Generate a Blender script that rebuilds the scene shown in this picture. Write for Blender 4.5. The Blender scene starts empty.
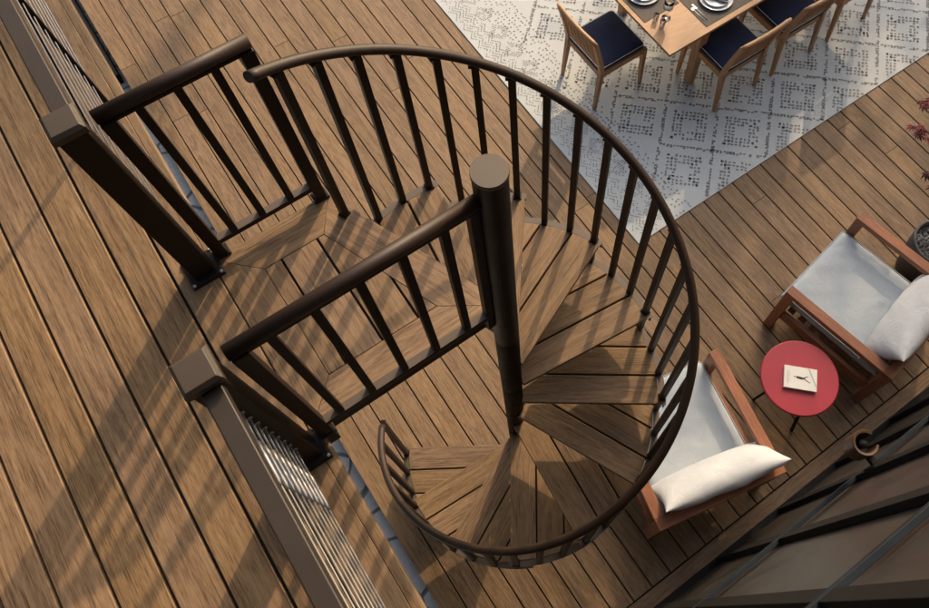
import bpy, math, random
from math import sin, cos, pi, radians, sqrt, hypot, atan2, exp
from mathutils import Vector, Matrix
random.seed(7)
scn = bpy.context.scene
COL = scn.collection
V = Vector

# ------------------------------------------------------------------ materials
def new_mat(name):
    m = bpy.data.materials.new(name); m.use_nodes = True
    nt = m.node_tree; b = nt.nodes['Principled BSDF']
    return m, nt, b
def N(nt, t, **kw):
    n = nt.nodes.new(t)
    for k, v in kw.items():
        if k.startswith('i_'): n.inputs[k[2:].replace('_', ' ')].default_value = v
        else: setattr(n, k, v)
    return n
def L(nt, a, b): nt.links.new(a, b)
def ramp(nt, stops, interp='LINEAR'):
    r = nt.nodes.new('ShaderNodeValToRGB'); cr = r.color_ramp; cr.interpolation = interp
    while len(cr.elements) > 1: cr.elements.remove(cr.elements[-1])
    cr.elements[0].position = stops[0][0]; cr.elements[0].color = (*stops[0][1], 1)
    for p, c in stops[1:]:
        e = cr.elements.new(p); e.color = (*c, 1)
    return r
def math_(nt, op, a, b=None, c=None):
    n = nt.nodes.new('ShaderNodeMath'); n.operation = op
    for i, x in enumerate((a, b, c)):
        if x is None: continue
        if isinstance(x, (int, float)): n.inputs[i].default_value = x
        else: nt.links.new(x, n.inputs[i])
    return n.outputs[0]

def wood(name, dark, mid, light, rough=.62, fibre=110., bump=.25, contrast=1.0, tint=.10, spec=.35):
    """grained wood: U of the UV map runs along the grain in metres, attribute rnd differs per board"""
    m, nt, b = new_mat(name)
    uv = N(nt, 'ShaderNodeUVMap'); uv.uv_map = 'UVMap'
    at = N(nt, 'ShaderNodeAttribute', attribute_name='rnd')
    sep = N(nt, 'ShaderNodeSeparateXYZ'); L(nt, uv.outputs[0], sep.inputs[0])
    off = math_(nt, 'MULTIPLY', at.outputs['Fac'], 37.0)
    def co(su, sv):
        c = N(nt, 'ShaderNodeCombineXYZ')
        L(nt, math_(nt, 'MULTIPLY_ADD', sep.outputs[0], su, off), c.inputs[0])
        L(nt, math_(nt, 'MULTIPLY', sep.outputs[1], sv), c.inputs[1])
        L(nt, off, c.inputs[2]); return c.outputs[0]
    n1 = N(nt, 'ShaderNodeTexNoise', i_Scale=1.0, i_Detail=5.0, i_Roughness=.62); L(nt, co(7.0, fibre * 2.3), n1.inputs['Vector'])
    n2 = N(nt, 'ShaderNodeTexNoise', i_Scale=1.0, i_Detail=2.0, i_Roughness=.5, i_Distortion=.35); L(nt, co(1.0, 9.), n2.inputs['Vector'])
    rings = math_(nt, 'SINE', math_(nt, 'MULTIPLY', n2.outputs['Fac'], 62.0))
    n3 = N(nt, 'ShaderNodeTexNoise', i_Scale=1.0, i_Detail=4.0, i_Roughness=.6); L(nt, co(3.5, 30.), n3.inputs['Vector'])
    n4 = N(nt, 'ShaderNodeTexNoise', i_Scale=1.0, i_Detail=3.0); L(nt, co(1.1, 5.), n4.inputs['Vector'])
    n5 = N(nt, 'ShaderNodeTexNoise', i_Scale=1.0, i_Detail=2.0); L(nt, co(30., 420.), n5.inputs['Vector'])
    n6 = N(nt, 'ShaderNodeTexNoise', i_Scale=1.0, i_Detail=3.0, i_Roughness=.6, i_Distortion=.2); L(nt, co(3.2, 185.), n6.inputs['Vector'])
    def term(x, k, f): return math_(nt, 'ADD', f, math_(nt, 'MULTIPLY_ADD', x, k * contrast, -.5 * k * contrast))
    f = term(n1.outputs['Fac'], 1.25, .5)
    f = term(n3.outputs['Fac'], .34, f); f = term(n4.outputs['Fac'], .40, f); f = term(n5.outputs['Fac'], 1.0, f)
    f = math_(nt, 'MULTIPLY_ADD', math_(nt, 'MULTIPLY', rings, n3.outputs['Fac']), .20 * contrast, f)
    streak = ramp(nt, [(.33, (1, 1, 1)), (.43, (0, 0, 0))]); L(nt, n6.outputs['Fac'], streak.inputs[0])
    f = math_(nt, 'MULTIPLY_ADD', streak.outputs[0], -.24 * contrast, f)
    r = ramp(nt, [(.12, dark), (.5, mid), (.88, light)]); L(nt, f, r.inputs[0])
    hs = N(nt, 'ShaderNodeHueSaturation')
    fr = math_(nt, 'FRACT', math_(nt, 'MULTIPLY', at.outputs['Fac'], 91.7))
    L(nt, math_(nt, 'MULTIPLY_ADD', at.outputs['Fac'], tint * 2, 1 - tint), hs.inputs['Value'])
    L(nt, math_(nt, 'MULTIPLY_ADD', fr, .10, .95), hs.inputs['Saturation'])
    L(nt, math_(nt, 'MULTIPLY_ADD', fr, .005, .4985), hs.inputs['Hue'])
    L(nt, r.outputs[0], hs.inputs['Color']); L(nt, hs.outputs[0], b.inputs['Base Color'])
    L(nt, math_(nt, 'MULTIPLY_ADD', f, .2, rough - .1), b.inputs['Roughness'])
    b.inputs['Specular IOR Level'].default_value = spec
    bp = N(nt, 'ShaderNodeBump', i_Strength=bump, i_Distance=.0012); L(nt, f, bp.inputs['Height']); L(nt, bp.outputs[0], b.inputs['Normal'])
    return m

def paint(name, col, rough=.4, metal=0., bump=0., bscale=900., spec=.5, var=.08, coat=0.):
    m, nt, b = new_mat(name)
    tc = N(nt, 'ShaderNodeTexCoord')
    n = N(nt, 'ShaderNodeTexNoise', i_Scale=9., i_Detail=5.); L(nt, tc.outputs['Object'], n.inputs['Vector'])
    r = ramp(nt, [(.3, tuple(c * (1 - var) for c in col)), (.7, tuple(min(1, c * (1 + var)) for c in col))])
    L(nt, n.outputs['Fac'], r.inputs[0]); L(nt, r.outputs[0], b.inputs['Base Color'])
    L(nt, math_(nt, 'MULTIPLY_ADD', n.outputs['Fac'], .16, rough - .08), b.inputs['Roughness'])
    b.inputs['Metallic'].default_value = metal; b.inputs['Specular IOR Level'].default_value = spec
    b.inputs['Coat Weight'].default_value = coat
    if bump:
        n2 = N(nt, 'ShaderNodeTexNoise', i_Scale=bscale, i_Detail=2.); L(nt, tc.outputs['Object'], n2.inputs['Vector'])
        bp = N(nt, 'ShaderNodeBump', i_Strength=bump, i_Distance=.001); L(nt, n2.outputs['Fac'], bp.inputs['Height']); L(nt, bp.outputs[0], b.inputs['Normal'])
    return m

def fabric(name, col, scale=420., var=.06, bump=.35, rough=.9, wr=0.0):
    m, nt, b = new_mat(name)
    tc = N(nt, 'ShaderNodeTexCoord')
    w1 = N(nt, 'ShaderNodeTexWave', i_Scale=scale, i_Distortion=.6, i_Detail=1.); w1.bands_direction = 'X'; L(nt, tc.outputs['Object'], w1.inputs['Vector'])
    w2 = N(nt, 'ShaderNodeTexWave', i_Scale=scale, i_Distortion=.6, i_Detail=1.); w2.bands_direction = 'Y'; L(nt, tc.outputs['Object'], w2.inputs['Vector'])
    weave = math_(nt, 'MULTIPLY', w1.outputs['Fac'], w2.outputs['Fac'])
    n = N(nt, 'ShaderNodeTexNoise', i_Scale=14., i_Detail=4.); L(nt, tc.outputs['Object'], n.inputs['Vector'])
    f = math_(nt, 'MULTIPLY_ADD', weave, .5, math_(nt, 'MULTIPLY', n.outputs['Fac'], .5))
    r = ramp(nt, [(.1, tuple(c * (1 - var * 1.6) for c in col)), (.8, tuple(min(1, c * (1 + var)) for c in col))])
    L(nt, f, r.inputs[0]); L(nt, r.outputs[0], b.inputs['Base Color'])
    b.inputs['Roughness'].default_value = rough; b.inputs['Specular IOR Level'].default_value = .2
    b.inputs['Sheen Weight'].default_value = .15
    bp = N(nt, 'ShaderNodeBump', i_Strength=bump, i_Distance=.0008); L(nt, weave, bp.inputs['Height'])
    n2 = N(nt, 'ShaderNodeTexNoise', i_Scale=7., i_Detail=3., i_Distortion=.8); L(nt, tc.outputs['Object'], n2.inputs['Vector'])
    bp2 = N(nt, 'ShaderNodeBump', i_Strength=wr, i_Distance=.03); L(nt, n2.outputs['Fac'], bp2.inputs['Height']); L(nt, bp2.outputs[0], bp.inputs['Normal'])
    L(nt, bp.outputs[0], b.inputs['Normal'])
    return m

M = {}
M['deck'] = wood('composite_board', (.055, .032, .016), (.190, .120, .065), (.285, .192, .112), contrast=.76, tint=.125)
M['teak'] = wood('oiled_teak', (.13, .045, .022), (.28, .110, .055), (.40, .175, .095), rough=.45, contrast=.55, fibre=160)
M['oak'] = wood('light_oak', (.24, .122, .052), (.385, .222, .110), (.50, .32, .17), rough=.5, contrast=.55, fibre=160)
M['bronze'] = paint('bronze_powder_coat', (.0085, .0038, .0024), .5, bump=.4, var=.25, spec=.28, coat=.0)
M['bronze_rail'] = paint('bronze_handrail_coat', (.026, .0130, .0072), .50, bump=.3, var=.15, spec=.4)
M['cap'] = paint('taupe_cap_coat', (.044, .032, .022), .5, bump=.3, var=.06)
M['flange'] = paint('taupe_flange_coat', (.085, .064, .046), .55, bump=.2)
M['pole_top'] = paint('taupe_pole_top', (.075, .057, .040), .55, bump=.3)
M['copper'] = paint('aged_copper_band', (.085, .045, .026), .45, metal=.3, var=.4)
M['rail_top'] = paint('brown_rail_coat', (.026, .018, .012), .5, bump=.3, var=.06)
M['steel'] = paint('stainless_steel', (.50, .50, .49), .4, metal=.6)
M['chrome'] = paint('polished_fitting', (.30, .30, .30), .42, metal=.6)
M['screw'] = paint('zinc_screw', (.6, .58, .52), .3, metal=.9)
M['black'] = paint('black_metal', (.007, .007, .007), .7, spec=.2, var=.1)
M['white_cloth'] = fabric('off_white_canvas', (.43, .485, .53), wr=.14)
M['pillow_cloth'] = fabric('white_pillow_canvas', (.53, .56, .59), wr=.3)
M['navy'] = fabric('navy_canvas', (.010, .018, .050), scale=500., var=.2, wr=.05)
M['piping'] = fabric('white_piping', (.6, .6, .58))
M['red'] = paint('red_lacquer', (.36, .022, .040), .45, var=.05)
M['china'] = paint('white_china', (.55, .58, .6), .15, var=.03, spec=.6)
M['china_rim'] = paint('dark_rim_glaze', (.06, .07, .08), .2)
M['mat'] = fabric('grey_placemat', (.13, .115, .10), scale=300., var=.15)
M['napkin'] = fabric('grey_linen', (.20, .215, .23), scale=500., var=.12, wr=.3)
M['book'] = paint('book_cover_paper', (.72, .72, .68), .5, var=.03)
M['pages'] = paint('book_pages', (.55, .47, .34), .8)
M['ink'] = paint('black_ink', (.01, .01, .01), .6)
M['ink_grey'] = paint('grey_ink', (.42, .44, .44), .6)
M['concrete'] = paint('dark_concrete', (.075, .08, .082), .8, bump=.6, bscale=120., var=.3)
M['gravel'] = paint('grey_gravel', (.25, .25, .25), .8, var=.6)
M['stem'] = paint('dark_twig', (.06, .025, .02), .7)
M['tan_edge'] = M['deck']

def glass_mat():
    m, nt, b = new_mat('clear_glass')
    b.inputs['Base Color'].default_value = (.93, .95, .96, 1); b.inputs['Roughness'].default_value = .03
    b.inputs['Transmission Weight'].default_value = 1.; b.inputs['IOR'].default_value = 1.45
    return m
M['glass'] = glass_mat()

def leaf_mat():
    m, nt, b = new_mat('maple_leaf')
    at = N(nt, 'ShaderNodeAttribute', attribute_name='rnd')
    r = ramp(nt, [(0., (.035, .010, .010)), (.5, (.10, .014, .014)), (.85, (.24, .022, .022)), (1., (.34, .04, .04))])
    L(nt, at.outputs['Fac'], r.inputs[0]); L(nt, r.outputs[0], b.inputs['Base Color']); b.inputs['Roughness'].default_value = .55
    return m
M['leaf'] = leaf_mat()

def rug_mat():
    m, nt, b = new_mat('pale_flatweave')
    tc = N(nt, 'ShaderNodeTexCoord')
    w1 = N(nt, 'ShaderNodeTexWave', i_Scale=55., i_Distortion=1.5, i_Detail=2.); w1.bands_direction = 'Y'; L(nt, tc.outputs['Object'], w1.inputs['Vector'])
    n = N(nt, 'ShaderNodeTexNoise', i_Scale=260., i_Detail=3.); L(nt, tc.outputs['Object'], n.inputs['Vector'])
    n2 = N(nt, 'ShaderNodeTexNoise', i_Scale=2.5, i_Detail=4.); L(nt, tc.outputs['Object'], n2.inputs['Vector'])
    f = math_(nt, 'MULTIPLY_ADD', n.outputs['Fac'], .6, math_(nt, 'MULTIPLY', w1.outputs['Fac'], .25))
    f = math_(nt, 'MULTIPLY_ADD', n2.outputs['Fac'], .3, f)
    r = ramp(nt, [(.2, (.31, .345, .36)), (.55, (.48, .52, .53)), (.9, (.57, .60, .605))])
    L(nt, f, r.inputs[0]); L(nt, r.outputs[0], b.inputs['Base Color']); b.inputs['Roughness'].default_value = .95
    b.inputs['Specular IOR Level'].default_value = .1
    bp = N(nt, 'ShaderNodeBump', i_Strength=.5, i_Distance=.002); L(nt, f, bp.inputs['Height']); L(nt, bp.outputs[0], b.inputs['Normal'])
    return m
M['rug'] = rug_mat()
M['yarn'] = fabric('grey_brown_yarn', (.29, .295, .295), scale=200., var=.4)

def stone_mat():
    m, nt, b = new_mat('crazy_paving_slate')
    tc = N(nt, 'ShaderNodeTexCoord')
    nd = N(nt, 'ShaderNodeTexNoise', i_Scale=3., i_Detail=2.); L(nt, tc.outputs['Object'], nd.inputs['Vector'])
    mx = N(nt, 'ShaderNodeVectorMath', operation='MULTIPLY_ADD'); L(nt, nd.outputs['Color'], mx.inputs[0]); mx.inputs[1].default_value = (.12, .12, .12); L(nt, tc.outputs['Object'], mx.inputs[2])
    vo = N(nt, 'ShaderNodeTexVoronoi', i_Scale=3.0); vo.feature = 'DISTANCE_TO_EDGE'; L(nt, mx.outputs[0], vo.inputs['Vector'])
    vc = N(nt, 'ShaderNodeTexVoronoi', i_Scale=3.0); L(nt, mx.outputs[0], vc.inputs['Vector'])
    n = N(nt, 'ShaderNodeTexNoise', i_Scale=30., i_Detail=8., i_Roughness=.65); L(nt, tc.outputs['Object'], n.inputs['Vector'])
    edge = ramp(nt, [(.015, (0, 0, 0)), (.04, (1, 1, 1))]); L(nt, vo.outputs['Distance'], edge.inputs[0])
    sp = N(nt, 'ShaderNodeSeparateColor'); L(nt, vc.outputs['Color'], sp.inputs[0])
    tone = math_(nt, 'MULTIPLY_ADD', sp.outputs[0], .35, math_(nt, 'MULTIPLY', n.outputs['Fac'], .8))
    r = ramp(nt, [(.2, (.46, .45, .43)), (.55, (.64, .62, .59)), (.9, (.78, .76, .72))]); L(nt, tone, r.inputs[0])
    mc = N(nt, 'ShaderNodeMixRGB'); mc.inputs[1].default_value = (.2, .21, .21, 1); L(nt, edge.outputs[0], mc.inputs[0]); L(nt, r.outputs[0], mc.inputs[2])
    L(nt, mc.outputs[0], b.inputs['Base Color']); b.inputs['Roughness'].default_value = .75
    h = math_(nt, 'MULTIPLY_ADD', n.outputs['Fac'], .3, edge.outputs[0])
    bp = N(nt, 'ShaderNodeBump', i_Strength=.8, i_Distance=.012); L(nt, h, bp.inputs['Height']); L(nt, bp.outputs[0], b.inputs['Normal'])
    return m
M['stone'] = stone_mat()

def panel_mat():
    m, nt, b = new_mat('dark_satin_cladding')
    tc = N(nt, 'ShaderNodeTexCoord')
    mp = N(nt, 'ShaderNodeMapping'); mp.inputs['Scale'].default_value = (1.6, 1, 1.0); L(nt, tc.outputs['Object'], mp.inputs[0])
    n = N(nt, 'ShaderNodeTexNoise', i_Scale=2.2, i_Detail=5., i_Distortion=.8); L(nt, mp.outputs[0], n.inputs['Vector'])
    g = N(nt, 'ShaderNodeTexNoise', i_Scale=160., i_Detail=3.); L(nt, tc.outputs['Object'], g.inputs['Vector'])
    f = math_(nt, 'MULTIPLY_ADD', g.outputs['Fac'], .35, math_(nt, 'MULTIPLY', n.outputs['Fac'], .8))
    r = ramp(nt, [(.3, (.014, .013, .012)), (.8, (.038, .034, .030))]); L(nt, f, r.inputs[0]); L(nt, r.outputs[0], b.inputs['Base Color'])
    L(nt, math_(nt, 'MULTIPLY_ADD', n.outputs['Fac'], .3, .28), b.inputs['Roughness'])
    bp = N(nt, 'ShaderNodeBump', i_Strength=.3, i_Distance=.02); L(nt, n.outputs['Fac'], bp.inputs['Height']); L(nt, bp.outputs[0], b.inputs['Normal'])
    return m
M['panel'] = panel_mat()
M['band'] = paint('blue_grey_trim', (.008, .014, .021), .6, var=.25, spec=.2)
M['soil'] = paint('dark_underlay', (.012, .011, .010), .9, var=.3)
M['earth'] = paint('garden_ground', (.09, .10, .05), .95, var=.5, bump=.5, bscale=40.)
M['joist'] = wood('joist_timber', (.03, .018, .01), (.07, .045, .028), (.11, .075, .05))

# ------------------------------------------------------------------ mesh builder
class MB:
    def __init__(s): s.v = []; s.f = []; s.uv = []; s.r = []; s.m = []; s.sm = []
    def add(s, vs, fs, uvs=None, rnd=0., mi=0, smooth=False):
        o = len(s.v); s.v += [tuple(p) for p in vs]
        for i, f in enumerate(fs):
            s.f.append(tuple(o + k for k in f))
            s.uv.append(uvs[i] if uvs else [(0., 0.)] * len(f)); s.r.append(rnd); s.m.append(mi); s.sm.append(smooth)
    def wood(s, vs, fs, g, rnd=None, mi=0, smooth=False):
        """add faces with UVs whose U follows direction g"""
        if rnd is None: rnd = random.random()
        g = V(g).normalized(); vs = [V(p) for p in vs]; uvs = []
        for f in fs:
            n = (vs[f[1]] - vs[f[0]]).cross(vs[f[2]] - vs[f[1]])
            n = n.normalized() if n.length > 1e-12 else V((0, 0, 1))
            w = n.cross(g)
            if w.length < .3:
                a = V((0, 0, 1)) if abs(n.z) < .9 else V((1, 0, 0)); w = n.cross(a).normalized(); g2 = w.cross(n) * .05
            else: w.normalize(); g2 = g
            uvs.append([(vs[k].dot(g2), vs[k].dot(w)) for k in f])
        s.add(vs, fs, uvs, rnd, mi, smooth)
    def box(s, c, d, rot=0., g=None, rnd=None, mi=0, mat=None):
        """c centre, d full sizes; rot about z or a full matrix"""
        R = mat if mat is not None else Matrix.Rotation(rot, 3, 'Z')
        h = [x / 2 for x in d]
        vs = [V(c) + R @ V((sx * h[0], sy * h[1], sz * h[2])) for sx, sy, sz in
              ((-1, -1, -1), (1, -1, -1), (1, 1, -1), (-1, 1, -1), (-1, -1, 1), (1, -1, 1), (1, 1, 1), (-1, 1, 1))]
        fs = [(0, 3, 2, 1), (4, 5, 6, 7), (0, 1, 5, 4), (1, 2, 6, 5), (2, 3, 7, 6), (3, 0, 4, 7)]
        if g is None:
            k = max(range(3), key=lambda i: d[i]); e = [0, 0, 0]; e[k] = 1; g = R @ V(e)
        s.wood(vs, fs, g, rnd, mi)
    def beam(s, a, b, w, h, rnd=None, mi=0, up=(0, 0, 1)):
        a, b = V(a), V(b); x = (b - a); ln = x.length; x.normalize()
        u = V(up)
        if abs(x.dot(u)) > .98: u = V((0, 1, 0))
        y = u.cross(x).normalized(); z = x.cross(y)
        R = Matrix((x, y, z)).transposed()
        s.box((a + b) / 2, (ln, w, h), mat=R, g=x, rnd=rnd, mi=mi)
    def prism(s, poly, z0, z1, g=(1, 0, 0), rnd=None, mi=0, ch=0.):
        """poly counter-clockwise; optional top chamfer"""
        n = len(poly); vs = [(x, y, z0) for x, y in poly]
        fs = [tuple(reversed(range(n)))]
        if ch:
            vs += [(x, y, z1 - ch) for x, y in poly]
            ins = inset(poly, ch); vs += [(x, y, z1) for x, y in ins]
            for i in range(n):
                j = (i + 1) % n
                fs.append((i, j, n + j, n + i)); fs.append((n + i, n + j, 2 * n + j, 2 * n + i))
            fs.append(tuple(range(2 * n, 3 * n)))
        else:
            vs += [(x, y, z1) for x, y in poly]
            for i in range(n):
                j = (i + 1) % n; fs.append((i, j, n + j, n + i))
            fs.append(tuple(range(n, 2 * n)))
        s.wood(vs, fs, g, rnd, mi)
    def tube(s, pts, r, n=10, mi=0, cap=True, sec=None, smooth=True, up=(0, 0, 1), rnd=0.):
        """sweep; r number or list; sec: list of (x,y) unit section instead of the circle"""
        pts = [V(p) for p in pts]; m = len(pts)
        if sec is None: sec = [(cos(2 * pi * k / n), sin(2 * pi * k / n)) for k in range(n)]
        n = len(sec); vs = []
        for i, p in enumerate(pts):
            t = (pts[min(i + 1, m - 1)] - pts[max(i - 1, 0)]).normalized()
            u = V(up)
            if abs(t.dot(u)) > .95: u = V((1, 0, 0))
            x = t.cross(u).normalized(); y = x.cross(t)
            rr = r[i] if isinstance(r, (list, tuple)) else r
            for a, b in sec: vs.append(p + x * a * rr + y * b * rr)
        fs = []; 
        for i in range(m - 1):
            for k in range(n):
                k2 = (k + 1) % n
                fs.append((i * n + k, i * n + k2, (i + 1) * n + k2, (i + 1) * n + k))
        ln = 0; us = [0]
        for i in range(1, m): ln += (pts[i] - pts[i - 1]).length; us.append(ln)
        uvs = []
        for i in range(m - 1):
            for k in range(n):
                uvs.append([(us[i], k * .02), (us[i], (k + 1) * .02), (us[i + 1], (k + 1) * .02), (us[i + 1], k * .02)])
        if cap:
            fs.append(tuple(reversed(range(n)))); fs.append(tuple(range((m - 1) * n, m * n)))
            uvs.append([(0., k * .01) for k in range(n)]); uvs.append([(0., k * .01) for k in range(n)])
        s.add(vs, fs, uvs, rnd, mi, smooth)
        if cap and smooth: s.sm[-1] = s.sm[-2] = False
    def lathe(s, prof, c=(0, 0, 0), n=32, mi=0, smooth=True, cap=True):
        vs = []; fs = []; m = len(prof)
        for r, z in prof:
            for k in range(n): vs.append((c[0] + r * cos(2 * pi * k / n), c[1] + r * sin(2 * pi * k / n), c[2] + z))
        for i in range(m - 1):
            for k in range(n):
                k2 = (k + 1) % n; fs.append((i * n + k, i * n + k2, (i + 1) * n + k2, (i + 1) * n + k))
        s.add(vs, fs, None, 0., mi, smooth)
        if cap:
            s.add([vs[k] for k in range(n)], [tuple(reversed(range(n)))], None, 0., mi)
            s.add([vs[(m - 1) * n + k] for k in range(n)], [tuple(range(n))], None, 0., mi)
    def build(s, name, mats, parent=None, bevel=0., seg=2, xf=None):
        me = bpy.data.meshes.new(name); me.from_pydata(s.v, [], s.f)
        uvl = me.uv_layers.new(name='UVMap')
        flat = [c for face in s.uv for p in face for c in p]
        uvl.data.foreach_set('uv', flat)
        a = me.attributes.new('rnd', 'FLOAT', 'FACE'); a.data.foreach_set('value', s.r)
        for m in (mats if isinstance(mats, (list, tuple)) else [mats]): me.materials.append(M[m] if isinstance(m, str) else m)
        me.polygons.foreach_set('material_index', s.m); me.polygons.foreach_set('use_smooth', s.sm)
        me.update(); 
        o = bpy.data.objects.new(name, me); COL.objects.link(o)
        if bevel:
            bv = o.modifiers.new('bevel', 'BEVEL'); bv.width = bevel; bv.segments = seg; bv.limit_method = 'ANGLE'; bv.angle_limit = radians(40)
        if parent is not None: o.parent = parent
        return o

def inset(poly, d):
    n = len(poly); out = []
    for i in range(n):
        p0 = V(poly[i - 1]); p = V(poly[i]); p1 = V(poly[(i + 1) % n])
        e0 = (p - p0).normalized(); e1 = (p1 - p).normalized()
        n0 = V((-e0.y, e0.x)); n1 = V((-e1.y, e1.x)); b = n0 + n1
        k = d / max(.35, (1 + n0.dot(n1)))
        out.append(tuple(p + b * k))
    return out
def clip(poly, n, d):
    """keep the part of poly with dot(p,n) <= d"""
    out = []; m = len(poly)
    for i in range(m):
        a = V(poly[i]); b = V(poly[(i + 1) % m]); da = a.dot(n) - d; db = b.dot(n) - d
        if da <= 0: out.append(tuple(a))
        if (da < 0 < db) or (db < 0 < da): out.append(tuple(a + (b - a) * (da / (da - db))))
    # drop doubles
    res = []
    for p in out:
        if not res or (V(p) - V(res[-1])).length > 1e-4: res.append(p)
    if len(res) > 1 and (V(res[0]) - V(res[-1])).length < 1e-4: res.pop()
    return res

def tag(o, label=None, cat=None, group=None, kind=None):
    if label: o['label'] = label
    if cat: o['category'] = cat
    if group: o['group'] = group
    if kind: o['kind'] = kind
    return o
def empty(name, loc=(0, 0, 0), rz=0., label=None, cat=None, group=None):
    o = bpy.data.objects.new(name, None); COL.objects.link(o); o.location = loc; o.rotation_euler = (0, 0, rz)
    o.empty_display_size = .1
    return tag(o, label, cat, group)
def copy_tree(o, parent=None):
    c = o.copy(); COL.objects.link(c)
    if parent is not None: c.parent = parent
    for ch in list(o.children): copy_tree(ch, c)
    return c

# ------------------------------------------------------------------ dimensions (metres; pole axis = origin, z up)
H = 2.743; RI = .22858; TH0 = 111.74; DTH = 29.52; EOF = .0341; RT = .708; RB = .7215
PI_ = .1455; GAP = .0085; BW = PI_ - GAP
A0 = -.6518; U0 = -1.6315

# ------------------------------------------------------------------ ground, decks
g = MB(); g.add([(-60, -60, -.19), (60, -60, -.19), (60, 60, -.19), (-60, 60, -.19)], [(0, 1, 2, 3)])
tag(g.build('ground', 'earth'), kind='structure')
g = MB(); g.add([(-3.6, -4, -.15), (-.80, -4, -.15), (-.80, 12, -.15), (-3.6, 12, -.15)], [(0, 1, 2, 3)])
tag(g.build('stone_paving', 'stone'), kind='structure')

def plank(mb, x0, x1, y0, y1, zt, th=.024, ch=.0022, along='y', rnd=None, mi=0):
    poly = [(x0, y0), (x1, y0), (x1, y1), (x0, y1)]
    mb.prism(poly, zt - th, zt, g=(0, 1, 0) if along == 'y' else (1, 0, 0), rnd=rnd, ch=ch, mi=mi)
# lower deck: boards run along y between the picture-frame board by the wall and the far garden
JO = {22: .536, 29: .652, 30: .269, 10: 3.05, 12: 3.26, 15: 1.32, 14: 1.27}
mb = MB(); yB = -1.155
for i in range(-2, 48):
    x0 = A0 + i * PI_ + GAP / 2 - .0; x1 = x0 + BW
    js = []
    if i in JO: js.append(JO[i]); js.append(JO[i] + 3.6); 
    else:
        y = random.uniform(3.6, 6.5) if -2 <= i < 22 else random.uniform(1.2, 5.5)
        if i in (2, 6, 9, 19, 26): y = random.uniform(-.9, .4) if i > 15 else y
        js.append(y)
    ys = [yB + GAP] + sorted(js) + [8.2]
    for a, b in zip(ys[:-1], ys[1:]):
        plank(mb, x0, x1, a + .0008, b - .0008, 0.)
x0 = A0 - 2 * PI_ + GAP / 2
for a, b in ((x0, 1.92), (1.922, 6.34)):
    plank(mb, a, b, -1.249, yB, 0., along='x')
mb.box(((x0 + 6.3) / 2, 3.4, -.045), (6.3 - x0 - .02, 9.2, .03), mi=1)
mb.box((x0 + .006, 3.45, -.085), (.012, 9.3, .12), g=(0, 1, 0))
tag(mb.build('lower_deck', ['deck', 'soil']), kind='structure')
# plain black strip of unidentified kind, in the gap at the far end
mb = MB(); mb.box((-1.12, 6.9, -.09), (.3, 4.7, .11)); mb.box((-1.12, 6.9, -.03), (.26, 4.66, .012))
tag(mb.build('black_strip', 'black', bevel=.004), 'black strip lying in the gap between the two decks, above the stone paving', 'drain cover')

# upper deck
mb = MB(); UX = -.7585
for i in range(-14, 6):
    x0 = U0 + i * PI_ + .005; x1 = x0 + PI_ - .010
    plank(mb, x0, x1, -4.2, 7.0, H, ch=.003)
# rounded edge board, interrupted by the stair opening
def nose(y0, y1):
    xs = [(-.7635, H - .024), (-.7305, H - .024), (-.726, H - .020), (-.7235, H - .012), (-.725, H - .005), (-.730, H - .001), (-.737, H), (-.7605, H), (-.7635, H - .003)]
    n = len(xs); vs = [(x, y0, z) for x, z in xs] + [(x, y1, z) for x, z in xs]
    fs = [(i, (i + 1) % n, n + (i + 1) % n, n + i) for i in range(n)]
    fs = [tuple(reversed(f)) for f in fs] + [tuple(range(n)), tuple(reversed(range(n, 2 * n)))]
    mb.wood(vs, fs, (0, 1, 0))
nose(-4.2, -.002); nose(.786, 7.0)
mb.box((-2.2, 1.4, H - .034), (2.84, 11.1, .016), mi=1)
mb.box((-.768, 1.4, H - .145), (.022, 11.2, .235), g=(0, 1, 0))
for i in range(14): mb.box((-2.3, -3.9 + i * .8, H - .15), (2.96, .04, .19), mi=2)
tag(mb.build('upper_deck', ['deck', 'soil', 'joist']), kind='structure')
mb = MB(); 
for i, y in enumerate((-3.4, 1.9, 5.6)):
    p = MB(); p.box((-1.75, y, (H - .25 - .15) / 2), (.14, .14, H - .25 + .15))
    tag(p.build('support_post', 'joist', bevel=.004), ['square timber post under the near end of the upper deck', 'square timber post under the middle of the upper deck', 'square timber post under the far end of the upper deck'][i], 'post', 'timber posts under the upper deck')

# ------------------------------------------------------------------ spiral staircase
stair = empty('spiral_staircase', (0, 0, 0), 0, 'dark bronze spiral staircase with brown board treads round a central pole', 'staircase')
mb = MB()
mb.lathe([(.11, .0), (.11, .012), (.0468, .014), (.0468, H - .02), (.0465, H - .018), (.0465, H + .965)], n=40)
pole = mb.build('center_pole', 'bronze', stair)
mb = MB(); mb.lathe([(.0465, H + .9655), (.0485, H + .9655), (.0485, H + .978), (.0475, H + .981)], n=40)
mb.build('pole_cap', 'pole_top', pole)

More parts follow.
